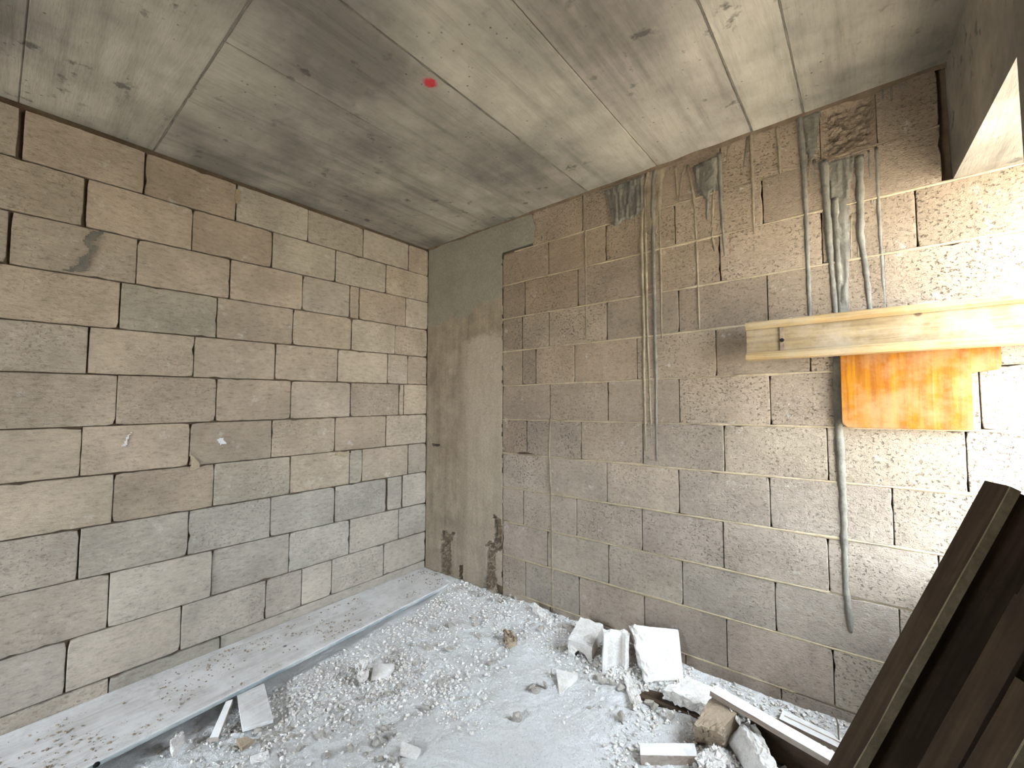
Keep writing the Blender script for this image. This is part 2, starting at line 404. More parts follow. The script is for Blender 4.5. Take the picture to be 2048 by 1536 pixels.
# bed mortar squeezed out of the horizontal joints of the back wall
for i in range(1, 12):
    x0, x1 = (COLX, 3.655) if i > 1 else (1.0, 3.283)
    n = int((x1-x0)/.02); v = []; f = []; s = i*17.3
    for k in range(n+1):
        x = x0+(x1-x0)*k/n
        wv = .0050+.0040*mnoise.noise(Vector((x*9, s, 0)))+.0035*max(0, mnoise.noise(Vector((x*2.3, s, 4))))
        d = .0026+.0040*mnoise.noise(Vector((x*7, s, 9)))
        if mnoise.noise(Vector((x*1.7, s, 20))) < -.30: d = -.006
        zc_ = bz(i)+.003*mnoise.noise(Vector((x*3, s, 2)))
        if i == 7 and .99 < x < 1.21: d = -.02
        for dz, dd in ((-wv*1.1, -.012), (-wv, d*.3), (0, d), (wv, d*.3), (wv*1.1, -.012)): v.append((x, -dd, zc_+dz))
    for k in range(n):
        for q in range(4): p = k*5+q; f.append((p, p+1, p+6, p+5))
    mesh('mortar_joint', v, f, M['mortar'], wall_back, True)

# cast concrete column in the corner, honeycombed at its foot
def edge_x(Z):
    e = COLX+.008*vn(Z*0+3, Z, 30, 8)
    e = np.where(Z > bz(1)+.02, 1.17+.05*vn(Z*0, Z, 9, 1), e)
    return e
holes = [[(885,1062),(892,1060),(898,1070),(912,1063),(902,1085),(903,1150),(880,1145),(882,1075)],
         [(988,1030),(1003,1040),(1004,1100),(990,1105),(994,1165),(986,1180),(965,1178),(972,1150),(974,1100),(970,1090),(978,1082),(986,1085),(990,1068)],
         [(920,1130),(926,1130),(925,1168),(919,1165)],
         [(994,1168),(1010,1176),(1008,1196),(992,1194)]]
holes = [[(float(hit_y(px, py, 0)[0]), float(hit_y(px, py, 0)[2])) for px, py in h] for h in holes]
slit = hit_y(872, 890, 0)
def hc(U, Z):
    h = .0035+.0022*vn(U, Z, 14, 1)+.0012*vn(U, Z, 60, 2)
    for k, p in enumerate(holes):
        q = inpoly(U+.006*vn(U, Z, 70, 5), Z+.006*vn(U, Z, 70, 6), p)
        h = np.where(q, -.030+.020*vn(U, Z, 75, 7)+.010*vn(U, Z, 150, 9)-(.02 if k in (2, 3) else 0), h)
    r = ((U-slit[0])/.052)**2+((Z-slit[2])/.009)**2
    return np.where(r < 1, -.03, h)
grid_relief('concrete_column', PB, .002, 1.25, -.05, ZC-.008, .0085, hc, M['column'], wall_back, mask=lambda U, Z: U <= edge_x(Z), back=-.028)

# grout runs ------------------------------------------------------------------------------
RD = random.Random(21)
def drip(pts, r, m='grout_warm', name='grout_run'):
    P = [hit_y(px, py, 0) for px, py in pts]; Q = []
    for p, q in zip(P, P[1:]):
        n = max(1, int(np.linalg.norm(q-p)/.018))
        for k in range(n): Q.append(p+(q-p)*k/n)
    Q.append(P[-1]); n = len(Q); v = []; f = []; s = RD.random()*99; K = 6
    for k, p in enumerate(Q):
        t = k/max(1, n-1); rr = 1.3*r*(1+.35*mnoise.noise(Vector((k*.45, s, 0))))*(1.0-.35*t)
        if k == n-1: rr *= .55
        dx = .0016*mnoise.noise(Vector((k*.3, s, 7)))
        for a_ in range(K):
            th = math.pi*a_/(K-1); v.append((p[0]+dx+math.cos(th)*rr, -math.sin(th)*rr*.85+.004, p[2]))
    for k in range(n-1):
        for a_ in range(K-1): q = k*K+a_; f.append((q, q+1, q+K+1, q+K))
    f.append(tuple(range((n-1)*K, n*K))); f.append(tuple(reversed(range(K))))
    me = bpy.data.meshes.new(name); c = np.mean(np.array(v), 0); me.from_pydata([tuple(np.array(p)-c) for p in v], [], f)
    bm = bmesh.new(); bm.from_mesh(me); bmesh.ops.recalc_face_normals(bm, faces=bm.faces); bm.to_mesh(me); bm.free()
    o = link(name, me, M[m], wall_back, True); o.location = c
W, G = 'grout_warm', 'grout'
for pts, r, m in [
 ([(1169,382),(1171,500),(1173,673)], .0075, W),
 ([(1285,415),(1283,486),(1285,568),(1288,661),(1287,722),(1289,804),(1292,905)], .0105, W),
 ([(1297,341),(1290,377),(1290.5,459),(1294.5,661),(1298,749),(1301,831),(1303,890)], .0085, W),
 ([(1311,333),(1305.5,371),(1305.5,459),(1309.5,661),(1312,749),(1312,831),(1313.6,926)], .0105, G),
 ([(1313.6,333),(1318,404),(1322,568),(1323,661),(1324.6,682)], .007, W),
 ([(1375,330),(1387.5,393),(1394,513),(1398.4,661)], .0075, W),
 ([(1350.5,333),(1354,380),(1357,408)], .007, W), ([(1372,330),(1363,355),(1357,408)], .007, W),
 ([(1438,306),(1442,404),(1446,467),(1450,519)], .010, G),
 ([(1435,322),(1426,393),(1424,472),(1430,505)], .0085, W),
 ([(1416,377),(1413.5,445)], .010, G),
 ([(1501,262),(1505,377),(1509,511)], .008, W),
 ([(1457,292),(1452,333)], .005, W), ([(1495.5,273),(1486,341)], .006, G),
 ([(1554,251),(1561,354),(1564,410)], .007, W),
 ([(1598,228),(1607,326),(1612,431),(1620,650)], .012, G),
 ([(1619,319),(1618,389)], .006, W), ([(1628,319),(1633,393)], .006, G),
 ([(1647,322),(1654,414),(1661,519),(1673,645)], .014, G),
 ([(1670,396),(1675,502),(1682,640)], .013, G),
 ([(1719,312),(1721,467),(1731,537),(1742,640)], .013, G),
 ([(1737,301),(1744,414)], .006, G), ([(1752.6,296),(1758,431),(1770,630)], .007, G),
 ([(1716,431),(1718,600)], .005, W), ([(1702,431),(1702,600)], .005, W),
 ([(1676,712),(1675,768),(1677,845),(1686,1000),(1692,1181),(1702,1266)], .015, G),
 ([(1688,985),(1691,1060),(1694,1110)], .008, G),
 ([(1101,837),(1098,900),(1102,990),(1104,1139),(1105,1229)], .0075, W),
 ([(1222,405),(1222,464)], .007, G), ([(1234,405),(1235,452)], .007, G), ([(1245,400),(1245,450)], .007, G),
 ([(1253,420),(1254,487)], .006, W), ([(1271,425),(1273,510)], .006, W), ([(1205.6,382),(1206,407)], .005, W),
 ([(1262,390),(1263,445)], .006, G), ([(1400,345),(1402,390)], .006, G), ([(1408,330),(1408,380)], .006, G), ([(1425,330),(1422,400)], .007, G),
 ([(1782,165),(1783,208)], .006, G), ([(1800,160),(1800,190)], .005, G), ([(1765,178),(1766,205)], .005, G), ([(1340,335),(1335,352)], .005, W)]:
    drip(pts, r, m)
def patch(poly, th, seed, m='grout'):
    P = [(float(hit_y(px, py, 0)[0]), float(hit_y(px, py, 0)[2])) for px, py in poly]
    us = [p[0] for p in P]; zs = [p[1] for p in P]
    def hf(U, Z):
        near = inpoly(U+.012, Z, P) & inpoly(U-.012, Z, P) & inpoly(U, Z+.012, P) & inpoly(U, Z-.012, P)
        return np.where(near, th+.9*th*vn(U*2.4, Z*.35, 30, seed)+.3*th*vn(U, Z, 90, seed+1), .0005)
    grid_relief('grout_patch', PB, min(us), max(us), min(zs), max(zs), .006, hf, M[m], wall_back,
                mask=lambda U, Z: inpoly(U+.008*vn(U, Z, 35, seed+3), Z+.006*vn(U, Z, 35, seed+4), P), smooth=True, back=-.004)
patch([(1205,380),(1290,347),(1291,425),(1275,432),(1262,440),(1250,440),(1240,450),(1228,455),(1220,430),(1213,400)], .010, 31)
patch([(1385,332),(1440,307),(1436,340),(1441,380),(1424,385),(1415,440),(1410,400),(1395,388),(1388,360)], .010, 41)
patch([(1600,230),(1641,217),(1638,260),(1632,318),(1612,320),(1606,280)], .004, 51)
patch([(1650,322),(1715,303),(1702,400),(1703,635),(1674,640),(1658,420)], .005, 61)
patch([(1290,345),(1330,330),(1324,400),(1316,470),(1286,470)], .003, 71, 'grout_warm')

SM = [(float(hit_x(px, py, 0)[1]), float(hit_x(px, py, 0)[2])) for px, py in [(172,456),(207,457),(196,492),(178,505),(166,548),(120,540),(150,512),(170,490)]]
grid_relief('cement_smear', PL, min(p[0] for p in SM), max(p[0] for p in SM), min(p[1] for p in SM), max(p[1] for p in SM), .008,
            lambda U, Z: .0042+0*U, M['grout'], wall_left, mask=lambda U, Z: inpoly(U+.02*vn(U, Z, 16, 3)+.012*vn(U, Z, 60, 3), Z+.02*vn(U, Z, 16, 4), SM), back=.001)

def splash(pts, m, name, seed, th=.0045):
    P = [(float(hit_x(px, py, 0)[1]), float(hit_x(px, py, 0)[2])) for px, py in pts]
    grid_relief(name, PL, min(p[0] for p in P), max(p[0] for p in P), min(p[1] for p in P), max(p[1] for p in P), .005, lambda U, Z: th+.001*vn(U, Z, 60, seed), M[m], wall_left,
                mask=lambda U, Z: inpoly(U+.008*vn(U, Z, 40, seed), Z+.008*vn(U, Z, 40, seed+1), P), back=.001)
splash([(379,900),(384,905),(403,936),(378,941)], 'mortar', 'mortar_wedge', 4)
splash([(240,893),(252,878),(262,862),(266,866),(256,884),(250,894)], 'dust', 'cement_splash', 6)
splash([(432,878),(448,872),(456,888),(440,892)], 'dust', 'cement_splash', 8)
splash([(669,905),(690,902),(702,908),(690,914),(672,912)], 'mortar', 'mortar_wedge', 12)
splash([(470,378),(482,380),(484,398),(478,412),(472,410)], 'mortar', 'mortar_wedge', 14)

# ceiling -------------------------------------------------------------------------------
ceiling = box('ceiling', (-.30, -4.8, ZC+.004), (3.70, .32, ZC+.22), M['ceiling'])
ceiling.color = (.55, .55, .55, 1)
tag(ceiling, 'bare concrete ceiling slab with shuttering panel marks', 'ceiling', kind='structure')
RC = random.Random(9)
def panel(x0, x1, y0, y1, along):
    g = .0035; dz = RC.uniform(0, .004); k = RC.uniform(.9, 1.08)
    bm = bmesh.new(); lo = (x0+g/2, y0+g/2, ZC-dz); hi = (x1-g/2, y1-g/2, ZC+.012)
    vs = [bm.verts.new((x, y, z)) for z in (lo[2], hi[2]) for x, y in ((lo[0], lo[1]), (hi[0], lo[1]), (hi[0], hi[1]), (lo[0], hi[1]))]
    for q in ((0,1,2,3), (7,6,5,4), (0,4,5,1), (1,5,6,2), (2,6,7,3), (3,7,4,0)): bm.faces.new([vs[i] for i in q])
    bmesh.ops.recalc_face_normals(bm, faces=bm.faces)
    bmesh.ops.bevel(bm, geom=[e for e in bm.edges if all(abs(q.co.z-lo[2]) < 1e-6 for q in e.verts)], offset=.003, segments=1, affect='EDGES')
    me = bpy.data.meshes.new('panel'); bm.to_mesh(me); bm.free()
    o = link('panel', me, M['ceiling'], ceiling); o.color = (k, k*RC.uniform(.98, 1.02), k, along)
XS = [-.02, .12, .62, 1.12, 1.63, 2.095, 2.60, 2.82, 3.40]
for x0, x1 in zip(XS, XS[1:]): panel(x0, x1, -1.945, -.002, 1)
for y0, y1 in ((-2.44, -1.945), (-2.94, -2.44), (-3.44, -2.94), (-3.94, -3.44), (-4.6, -3.94)):
    panel(-.02, 1.95, y0, y1, 0); panel(1.95, 3.40, y0, y1, 0)
# fins of cement left in the open shutter joints
def fin(p, q, wd, hgt, seed):
    p = np.array(p); q = np.array(q); L = np.linalg.norm(q-p); n = int(L/.02); d = (q-p)/L; s = np.array((-d[1], d[0])); v = []; f = []
    for k in range(n+1):
        c = p+d*L*k/n+s*.004*mnoise.noise(Vector((k*.13, seed, 0))); a_ = wd*(1+.5*mnoise.noise(Vector((k*.4, seed, 3)))); h_ = hgt*max(.1, .7+mnoise.noise(Vector((k*.22, seed, 6))))
        for t_, hh in ((-1, .0), (-.4, h_), (.4, h_), (1, 0)): v.append((c[0]+s[0]*a_*t_, c[1]+s[1]*a_*t_, ZC-.0005-hh if hh else ZC+.004))
    for k in range(n):
        for a_ in range(3): b_ = k*4+a_; f.append((b_, b_+4, b_+5, b_+1))
    mesh('cement_fin', v, f, M['grout'], ceiling)
fin((1.63, -1.94), (1.63, -.01), .006, .008, 1); fin((2.60, -1.94), (2.60, -.01), .005, .006, 2)
fin((0, -1.945), (3.3, -1.945), .005, .006, 3); fin((2.82, -1.94), (2.82, -.01), .004, .004, 4)
# mortar fillet between ceiling and back wall
v = []; f = []
for k in range(167):
    x = k*.02; a_ = .016+.012*mnoise.noise(Vector((x*6, 1, 0))); b_ = .014+.010*mnoise.noise(Vector((x*8, 5, 0)))
    v += [(x, .004, ZC-a_*1.3), (x, -b_*.5, ZC-a_*.7), (x, -b_, ZC+.002)]
for k in range(166):
    for q in range(2): p = k*3+q; f.append((p, p+1, p+4, p+3))
mesh('mortar_fillet', v, f, M['mortar_dark'], ceiling, True)

# right wall with the window opening beside the back wall -------------------------------------
XE = lambda y: 3.313-.048*y
YJ = -.765; SILL = .80; HEAD = 1.47+.933; TH = .36
def slab(name, y0, y1, z0, z1, m, parent=None, xo=0.0):
    v = []
    for z in (z0, z1):
        v += [(XE(y0)+xo, y0, z), (XE(y0)+TH, y0, z), (XE(y1)+TH, y1, z), (XE(y1)+xo, y1, z)]
    f = [(3,2,1,0),(4,5,6,7),(0,1,5,4),(1,2,6,5),(2,3,7,6),(3,0,4,7)]
    return mesh(name, v, f, m, parent)
wall_right = slab('wall_right', -4.8, YJ, -.25, ZC+.02, M['plaster'])
tag(wall_right, 'dark right-hand wall with a bright window opening', 'wall', kind='structure')
slab('window_parapet', YJ, .0, -.25, SILL, M['plaster'], wall_right)
li = slab('lintel_beam', YJ, .04, HEAD, ZC+.02, M['ceiling'], wall_right); li.color = (.95, .93, .9, 1)
li['label'] = 'concrete lintel beam over the window'
wall_front = box('wall_front', (-.30, -4.95, -.25), (.45, -4.65, ZC+.02), M['plaster'])
box('pier', (1.12, -4.95, -.25), (3.95, -4.65, ZC+.02), M['plaster'], wall_front); box('lintel', (.45, -4.95, 2.20), (1.12, -4.65, ZC+.02), M['plaster'], wall_front)  # gap left in the unseen wall, added to let in fill light
tag(wall_front, 'cement wall behind the viewer with an added opening for fill light', 'wall', kind='structure')
out = mesh('ground', [(-60, -60, -.35), (60, -60, -.35), (60, 60, -.35), (-60, 60, -.35)], [(0, 1, 2, 3)], M['ground'])
tag(out, 'sunlit bare earth outside the room', 'ground', kind='structure')
# portal: only guides sampling of the sky through the window
pl = bpy.data.lights.new('window_portal', 'AREA'); pl.shape = 'RECTANGLE'; pl.size = .80; pl.size_y = HEAD-SILL; pl.cycles.is_portal = True
po = bpy.data.objects.new('window_portal', pl); COL.objects.link(po); po.location = (XE(-.38)+TH-.02, -.38, (HEAD+SILL)/2)
po.rotation_euler = Vector((-1, 0, 0)).to_track_quat('-Z', 'Z').to_euler()

p2 = bpy.data.lights.new('fill_opening_portal', 'AREA'); p2.shape = 'RECTANGLE'; p2.size = .68; p2.size_y = 2.5; p2.cycles.is_portal = True  # guides sampling through the opening added for fill light
q2 = bpy.data.objects.new('fill_opening_portal', p2); COL.objects.link(q2); q2.location = (.785, -4.90, 1.05); q2.rotation_euler = Vector((0, 1, 0)).to_track_quat('-Z', 'Z').to_euler()

# floor ---------------------------------------------------------------------------------
def hfloor(x, y):
    x = np.asarray(x, float); y = np.asarray(y, float)
    h = .045+.065*np.clip(y, -2.6, 0)
    h = h+.035*np.exp(-((y+.02)/.16)**2)*(1-.6*np.clip((x-1.5)/.6, 0, 1))+.015*np.clip((x-1.0), 0, 1.2)
    h = h+.014*vn(x, y, 2.4, 1)+.007*vn(x, y, 6, 2)+.004*vn(x, y, 15, 3)
    h = h-.05*np.clip((-y-.8)/.7, 0, 1)*np.clip((1.0-x)/.35, 0, 1)
    rub = .45+.55*np.clip(vn(x, y, 1.6, 9)+.5, 0, 1)
    return h+rub*(.0035*vn(x, y, 34, 4)+.0035*vn(x, y, 66, 5)+.0022*np.abs(vn(x, y, 130, 6)))
def floor_at(px, py):
    z = 0.0
    for _ in range(8): p = hit_z(px, py, z); z = float(hfloor(p[0], p[1]))
    return np.array([p[0], p[1], z])
NX, NY = 560, 700
X, Y = np.meshgrid(np.linspace(-.01, 3.45, NX), np.linspace(-4.66, .02, NY))
Zf = hfloor(X, Y); V = np.stack([X, Y, Zf], -1).reshape(-1, 3)
ii = (np.arange(NY-1)[:, None]*NX+np.arange(NX-1)[None]).ravel()
Q = np.stack([ii, ii+1, ii+NX+1, ii+NX], 1)
me = bpy.data.meshes.new('floor'); me.from_pydata(V.tolist(), [], Q.tolist()); me.update()
floor = link('floor', me, M['dust'], None, True)
tag(floor, 'floor buried under pale plaster dust and rubble', 'floor', kind='structure')

# ------------------------------------------------------------------ things
# yellow formwork I-beam running along the back wall and out of the window
def ibeam(name, P0, A, Wd, N, L, H=.2, fw_=.08, ft=.04, web=.03, mats=('yellow_beam',)*3, skew=0):
    """axis A, height direction Wd, width direction N; P0 = one end, middle of the bottom"""
    A, Wd, N = (Vector(q).normalized() for q in (A, Wd, N))
    root = bpy.data.objects.new(name, None); COL.objects.link(root)
    rot = Matrix((A, Wd, N)).transposed().to_4x4(); rot.translation = Vector(P0); root.matrix_world = rot
    def bar(nm, y0, y1, hw, m, ch=0.0):
        prof = [(y0, -hw), (y1, -hw), (y1, hw), (y0, hw)] if not ch else ch
        n = max(2, int(L/.06)); v = []; f = []; k = len(prof)
        for i in range(n+1):
            x = L*i/n; s = .0012
            for (yy, zz) in prof: v.append((x, yy+s*mnoise.noise(Vector((x*9, yy*40, zz*40+3))), zz+s*mnoise.noise(Vector((x*9+7, yy*40, zz*40)))))
        for i in range(n):
            for j in range(k): a_ = i*k+j; b_ = i*k+(j+1) % k; f.append((a_, b_, b_+k, a_+k))
        f.append(tuple(reversed(range(k)))); f.append(tuple(range(n*k, n*k+k)))
        o = mesh(nm, v, f, M[m], root)
        bm = bmesh.new(); bm.from_mesh(o.data); bmesh.ops.recalc_face_normals(bm, faces=bm.faces); bm.to_mesh(o.data); bm.free()
        return o
    h = fw_/2; c = .006
    lowp = [(0, -h+c), (c, -h), (ft-.012, -h), (ft, -h+.014), (ft, h-.014), (ft-.012, h), (c, h), (0, h-c)]
    upp = [(H-y, z) for y, z in reversed(lowp)]
    bar('bottom_flange', 0, ft, h, mats[0], lowp); bar('web', ft-.005, H-ft+.005, web/2, mats[1]); bar('top_flange', H-ft, H, h, mats[2], upp)
    return root
YF = -.118
pA = hit_y(1491, 645, YF); pB = hit_y(1492, 720, YF)
hgt = pA[2]-pB[2]
zb = pB[2]
beam = ibeam('formwork_timber', (pB[0], -.078, zb), (1, 0, -.004), (0, 0, 1), (0, -1, 0), 2.1, H=hgt, ft=.036, mats=('yellow_beam', 'yellow_web', 'yellow_beam'))
tag(beam, 'faded yellow timber formwork I-beam fixed along the back wall', 'timber')
# steel-lined bolt hole in the web
bx = hit_y(1563, 680, -.095)
o = box('hole_strip', (bx[0]-.006, -.0975, zb+.037), (bx[0]+.010, -.0925, zb+hgt-.037), M['steel']); o.parent = beam; o.matrix_parent_inverse = beam.matrix_world.inverted(); o['label'] = 'steel strip at the bolt hole'
bm = bmesh.new(); bmesh.ops.create_cone(bm, cap_ends=True, segments=14, radius1=.009, radius2=.009, depth=.012)
me = bpy.data.meshes.new('bolt_hole'); bm.to_mesh(me); bm.free()  # solid black disc painting the dark inside of the hole
o = link('bolt_hole', me, M['black'], None); o.parent = beam; o.matrix_parent_inverse = beam.matrix_world.inverted(); o.location = (bx[0]+.002, -.0965, zb+hgt*.46); o.rotation_euler = (math.pi/2, 0, 0)

# orange shuttering board between beam and wall
def plate(name, poly, y0, y1, m, label, cat, n=10):
    P = [hit_y(px, py, y1) for px, py in poly]; k = len(P); c = np.mean(P, 0); c[1] = (y0+y1)/2
    v = [(p[0]-c[0], y1-c[1], p[2]-c[2]) for p in P]+[(p[0]-c[0], y0-c[1], p[2]-c[2]) for p in P]
    f = [tuple(range(k)), tuple(reversed(range(k, 2*k)))]+[(i, (i+1) % k, (i+1) % k+k, i+k) for i in range(k)]
    me = bpy.data.meshes.new(name); me.from_pydata(v, [], f)
    bm = bmesh.new(); bm.from_mesh(me); bmesh.ops.recalc_face_normals(bm, faces=bm.faces); bmesh.ops.bevel(bm, geom=bm.edges[:], offset=.002, segments=2, affect='EDGES'); bm.to_mesh(me); bm.free()
    o = link(name, me, M[m]); o.location = c
    return tag(o, label, cat)
plate('shuttering_board', [(1679,690),(1940,668),(1944,770),(1947,861),(1694,855),(1684,846)], -.014, -.037, 'orange_ply', 'large scuffed orange shuttering board under the yellow beam', 'board')
plate('shuttering_offcut', [(1925,668),(2000,660),(2004,728),(2000,738),(1925,748)], -.004, -.0138, 'orange_ply', 'small dull orange offcut peeking out right of the large orange board', 'board')
# lumps of set mortar lying on the beam
def rock_mesh(name, seed, n=16, sq=(1, 1, .7)):
    r = random.Random(seed); bm = bmesh.new()
    for _ in range(n):
        d = Vector((r.gauss(0, 1), r.gauss(0, 1), r.gauss(0, 1))).normalized()*r.uniform(.75, 1.0)
        bm.verts.new((d.x*.5*sq[0], d.y*.5*sq[1], d.z*.5*sq[2]))
    res = bmesh.ops.convex_hull(bm, input=bm.verts)
    bmesh.ops.delete(bm, geom=[g for g in res['geom_interior'] if isinstance(g, bmesh.types.BMVert)], context='VERTS')
    bmesh.ops.recalc_face_normals(bm, faces=bm.faces)
    me = bpy.data.meshes.new(name); bm.to_mesh(me); bm.free()
    return me
ROCK = [rock_mesh('rock_chip', 100+i, 14+i % 5, (1, .6+.08*(i % 5), .45+.07*(i % 4))) for i in range(12)]
for k, me in enumerate(ROCK): me.materials.append(M['pebble'])
ztop = zb+hgt
def lump(px, py, sx, sy, sz, k, label, name='mortar_lump', cat='mortar', m=None):
    p = hit_y(px, py, -.09); o = bpy.data.objects.new(name, ROCK[k].copy() if m else ROCK[k]); COL.objects.link(o)
    if m: o.data.materials.clear(); o.data.materials.append(M[m])
    zs = [q.co.z for q in ROCK[k].vertices]
    o.scale = (sx, sy, sz); o.location = (p[0], -.082, ztop-.004*(p[0]-pB[0])-min(zs)*sz-.002); return tag(o, label, cat)
lump(1827, 600, .045, .045, .055, 2, 'brown stone lump sitting on the yellow beam', m='stone_brown')
lump(1860, 600, .10, .05, .030, 5, 'white mortar smear beside the brown lump on the yellow beam')
lump(1730, 616, .26, .06, .016, 1, 'long thin white mortar crust on top of the yellow beam')
lump(1600, 632, .16, .06, .014, 7, 'small white mortar crust near the left end of the yellow beam')

# dark beams leaning in the right foreground
Sb = at_depth(1706, 1536, .95); St = at_depth(2019, 972, .925)
Ad = (St-Sb)/np.linalg.norm(St-Sb)
Wd = RT*.82-UP*.44-FW*.07; Wd = Wd-Ad*np.dot(Wd, Ad); Wd /= np.linalg.norm(Wd)
Nn = np.cross(Ad, Wd); Nn = Nn if np.dot(Nn, FW) < 0 else -Nn
def leaning(S0, top, label, H=.165, edge=True):
    t = (S0[2]-(-.06))/Ad[2]; base = S0-Ad*t
    L = np.linalg.norm(top-base)
    P = base-Nn*.029
    Nz = Nn if np.dot(np.cross(Ad, Wd), Nn) > 0 else -Nn
    b_ = ibeam('leaning_timber', P, Ad, Wd, Nz, L, H=H, fw_=.058, ft=.028, web=.022, mats=('dark_timber',)*3)
    sg = 1 if Nz is Nn else -1
    if not edge: return tag(b_, label, 'timber')
    # worn pale arris along the near edge of the flange
    v = []; f = []; n = 60
    for i in range(n+1):
        x = L*i/n; wv = .0020*mnoise.noise(Vector((x*6, 3, 1)))
        v += [(x, .003+wv, sg*.0296), (x, .026+wv*.5, sg*.0296), (x, .026+wv*.5, sg*.026), (x, .003+wv, sg*.026)]
    for i in range(n):
        for j in range(4): q = i*4+j; r_ = i*4+(j+1) % 4; f.append((q, r_, r_+4, q+4))
    e = mesh('worn_edge', v, f, M['pale_edge'], b_)
    e['label'] = 'worn pale edge of the flange'
    return tag(b_, label, 'timber')
leaning(Sb, St, 'dark brown timber I-beam leaning steeply in the right foreground')
S2 = at_depth(1906, 1536, .84); leaning(S2, S2+Ad*.36, 'darkest timber tucked right behind the leaning I-beam', H=.11, edge=False)
S3 = at_depth(2016, 1536, .74); leaning(S3, S3+Ad*.14, 'dark timber with a pale edge lowest in the bottom right corner', H=.10)

# long dusty plank along the left wall
Bf = hit_y(913, 1158, -.014); 
def brd_pt(y, side):
    if side == 0: x = .004; z = .092+.030*y
    else:
        f = -y/2.13; x = .405+.07*f; z = .082-.042*f*2.13
    return x, z
n = 90; v = []; f = []
for k in range(n+1):
    y = -.014-3.3*k/n
    x0, z0_ = brd_pt(y, 0); x1, z1_ = brd_pt(y, 1)
    if k == 0: x1 -= .006
    w1 = .002*mnoise.noise(Vector((y*14, 2, 0)))
    v += [(x0, y, z0_), (x1-.004+w1, y, z1_), (x1+w1, y, z1_-.005), (x1+w1, y, z1_-.012), (x1-.003+w1, y, z1_-.024), (x0, y, z0_-.022)]
for k in range(n):
    for j in range(6): q = k*6+j; r_ = k*6+(j+1) % 6; f.append((q, r_, r_+6, q+6))
f.append(tuple(range(6))); f.append(tuple(reversed(range(n*6, n*6+6))))
plank = bpy.data.objects.new('plank', None); COL.objects.link(plank); plank.location = (.2, -1.6, -.1)
tag(plank, 'long wide dust-covered plank lying along the foot of the left wall', 'plank')
bd = mesh('board', v, f, M['board']); bd.data.materials.append(M['teal'])
for p_ in bd.data.polygons:
    if p_.index < n*6 and p_.index % 6 in (2, 3): p_.material_index = 1
bm = bmesh.new(); bm.from_mesh(bd.data); bmesh.ops.recalc_face_normals(bm, faces=bm.faces); bm.to_mesh(bd.data); bm.free()
bd.parent = plank; bd.matrix_parent_inverse = Matrix.Translation((-.2, 1.6, .1))
ec = hit_z(192, 1522, -.012); bm = bmesh.new(); bmesh.ops.create_icosphere(bm, subdivisions=2, radius=.012)
for q in bm.verts: q.co.x *= .8; q.co.z *= .9
me = bpy.data.meshes.new('edge_plug'); bm.to_mesh(me); bm.free()
o = link('edge_plug', me, M['black'], plank); o.matrix_parent_inverse = Matrix.Translation((-.2, 1.6, .1)); xx, zz = brd_pt(float(ec[1]), 1); o.location = (xx, float(ec[1]), zz-.012); o['label'] = 'black plug in the plank edge'

# ---- broken pieces --------------------------------------------------------------------
def hexa(name, c8, label, cat, m='stone', n=7, amp=.006, broken=(), seed=0, group=None):
    n = n+6
    """six-sided lump from 8 corners (a b c d on top, then the same four below); noise on its faces, more on broken sides"""
    bm = bmesh.new(); bmesh.ops.create_cube(bm, size=1); bmesh.ops.subdivide_edges(bm, edges=bm.edges[:], cuts=n, use_grid_fill=True)
    c8 = [Vector(tuple(map(float, p))) for p in c8]; cen = sum(c8, Vector())/8; sz = max((p-cen).length for p in c8)
    for q in bm.verts:
        u, v_, w_ = q.co.x+.5, q.co.y+.5, q.co.z+.5
        low = (c8[4]*(1-u)+c8[5]*u)*(1-v_)+(c8[7]*(1-u)+c8[6]*u)*v_
        top = (c8[0]*(1-u)+c8[1]*u)*(1-v_)+(c8[3]*(1-u)+c8[2]*u)*v_
        p = low*(1-w_)+top*w_
        a_ = amp*.16
        for s_ in broken:
            k_ = {'+u': u, '-u': 1-u, '+v': v_, '-v': 1-v_, '+w': w_, '-w': 1-w_}[s_]
            a_ = max(a_, amp*2.4*max(0, (k_-.6)/.4))
        edge = sum(1 for t_ in (u, v_, w_) if t_ < .001 or t_ > .999)
        nv = .7*mnoise.noise_vector(p*22+Vector((seed*3.1, 0, 0)))+.7*mnoise.noise_vector(p*70+Vector((0, seed*2.3, 0)))+.5*mnoise.noise_vector(p*160)
        p = p+nv*a_
        if edge >= 2: p = p+(cen-p).normalized()*amp*(.35 if edge == 2 else .7)*(1+1.2*mnoise.noise(p*60))
        q.co = p
    bmesh.ops.recalc_face_normals(bm, faces=bm.faces)
    me = bpy.data.meshes.new(name); bm.to_mesh(me); bm.free()
    o = recentre(link(name, me, M[m])); return tag(o, label, cat, group)
def quad(pts): return [hit_z(px, py, z) for px, py, z in pts]
def down(q, d): return list(q)+[np.array(p)+np.array(d) for p in q]

# big pale block leaning on the back wall
q = quad([(1262,1249,.262), (1357,1258,.262), (1368,1360,.072), (1292,1364,.072)])
nrm = np.cross(q[1]-q[0], q[3]-q[0]); nrm /= np.linalg.norm(nrm); nrm = nrm if nrm[2] > 0 else -nrm
hexa('block_piece', down(q, -nrm*.105), 'big pale squarish block piece leaning on the back wall', 'rubble', 'stone', 8, .007, ('-u',), 3)
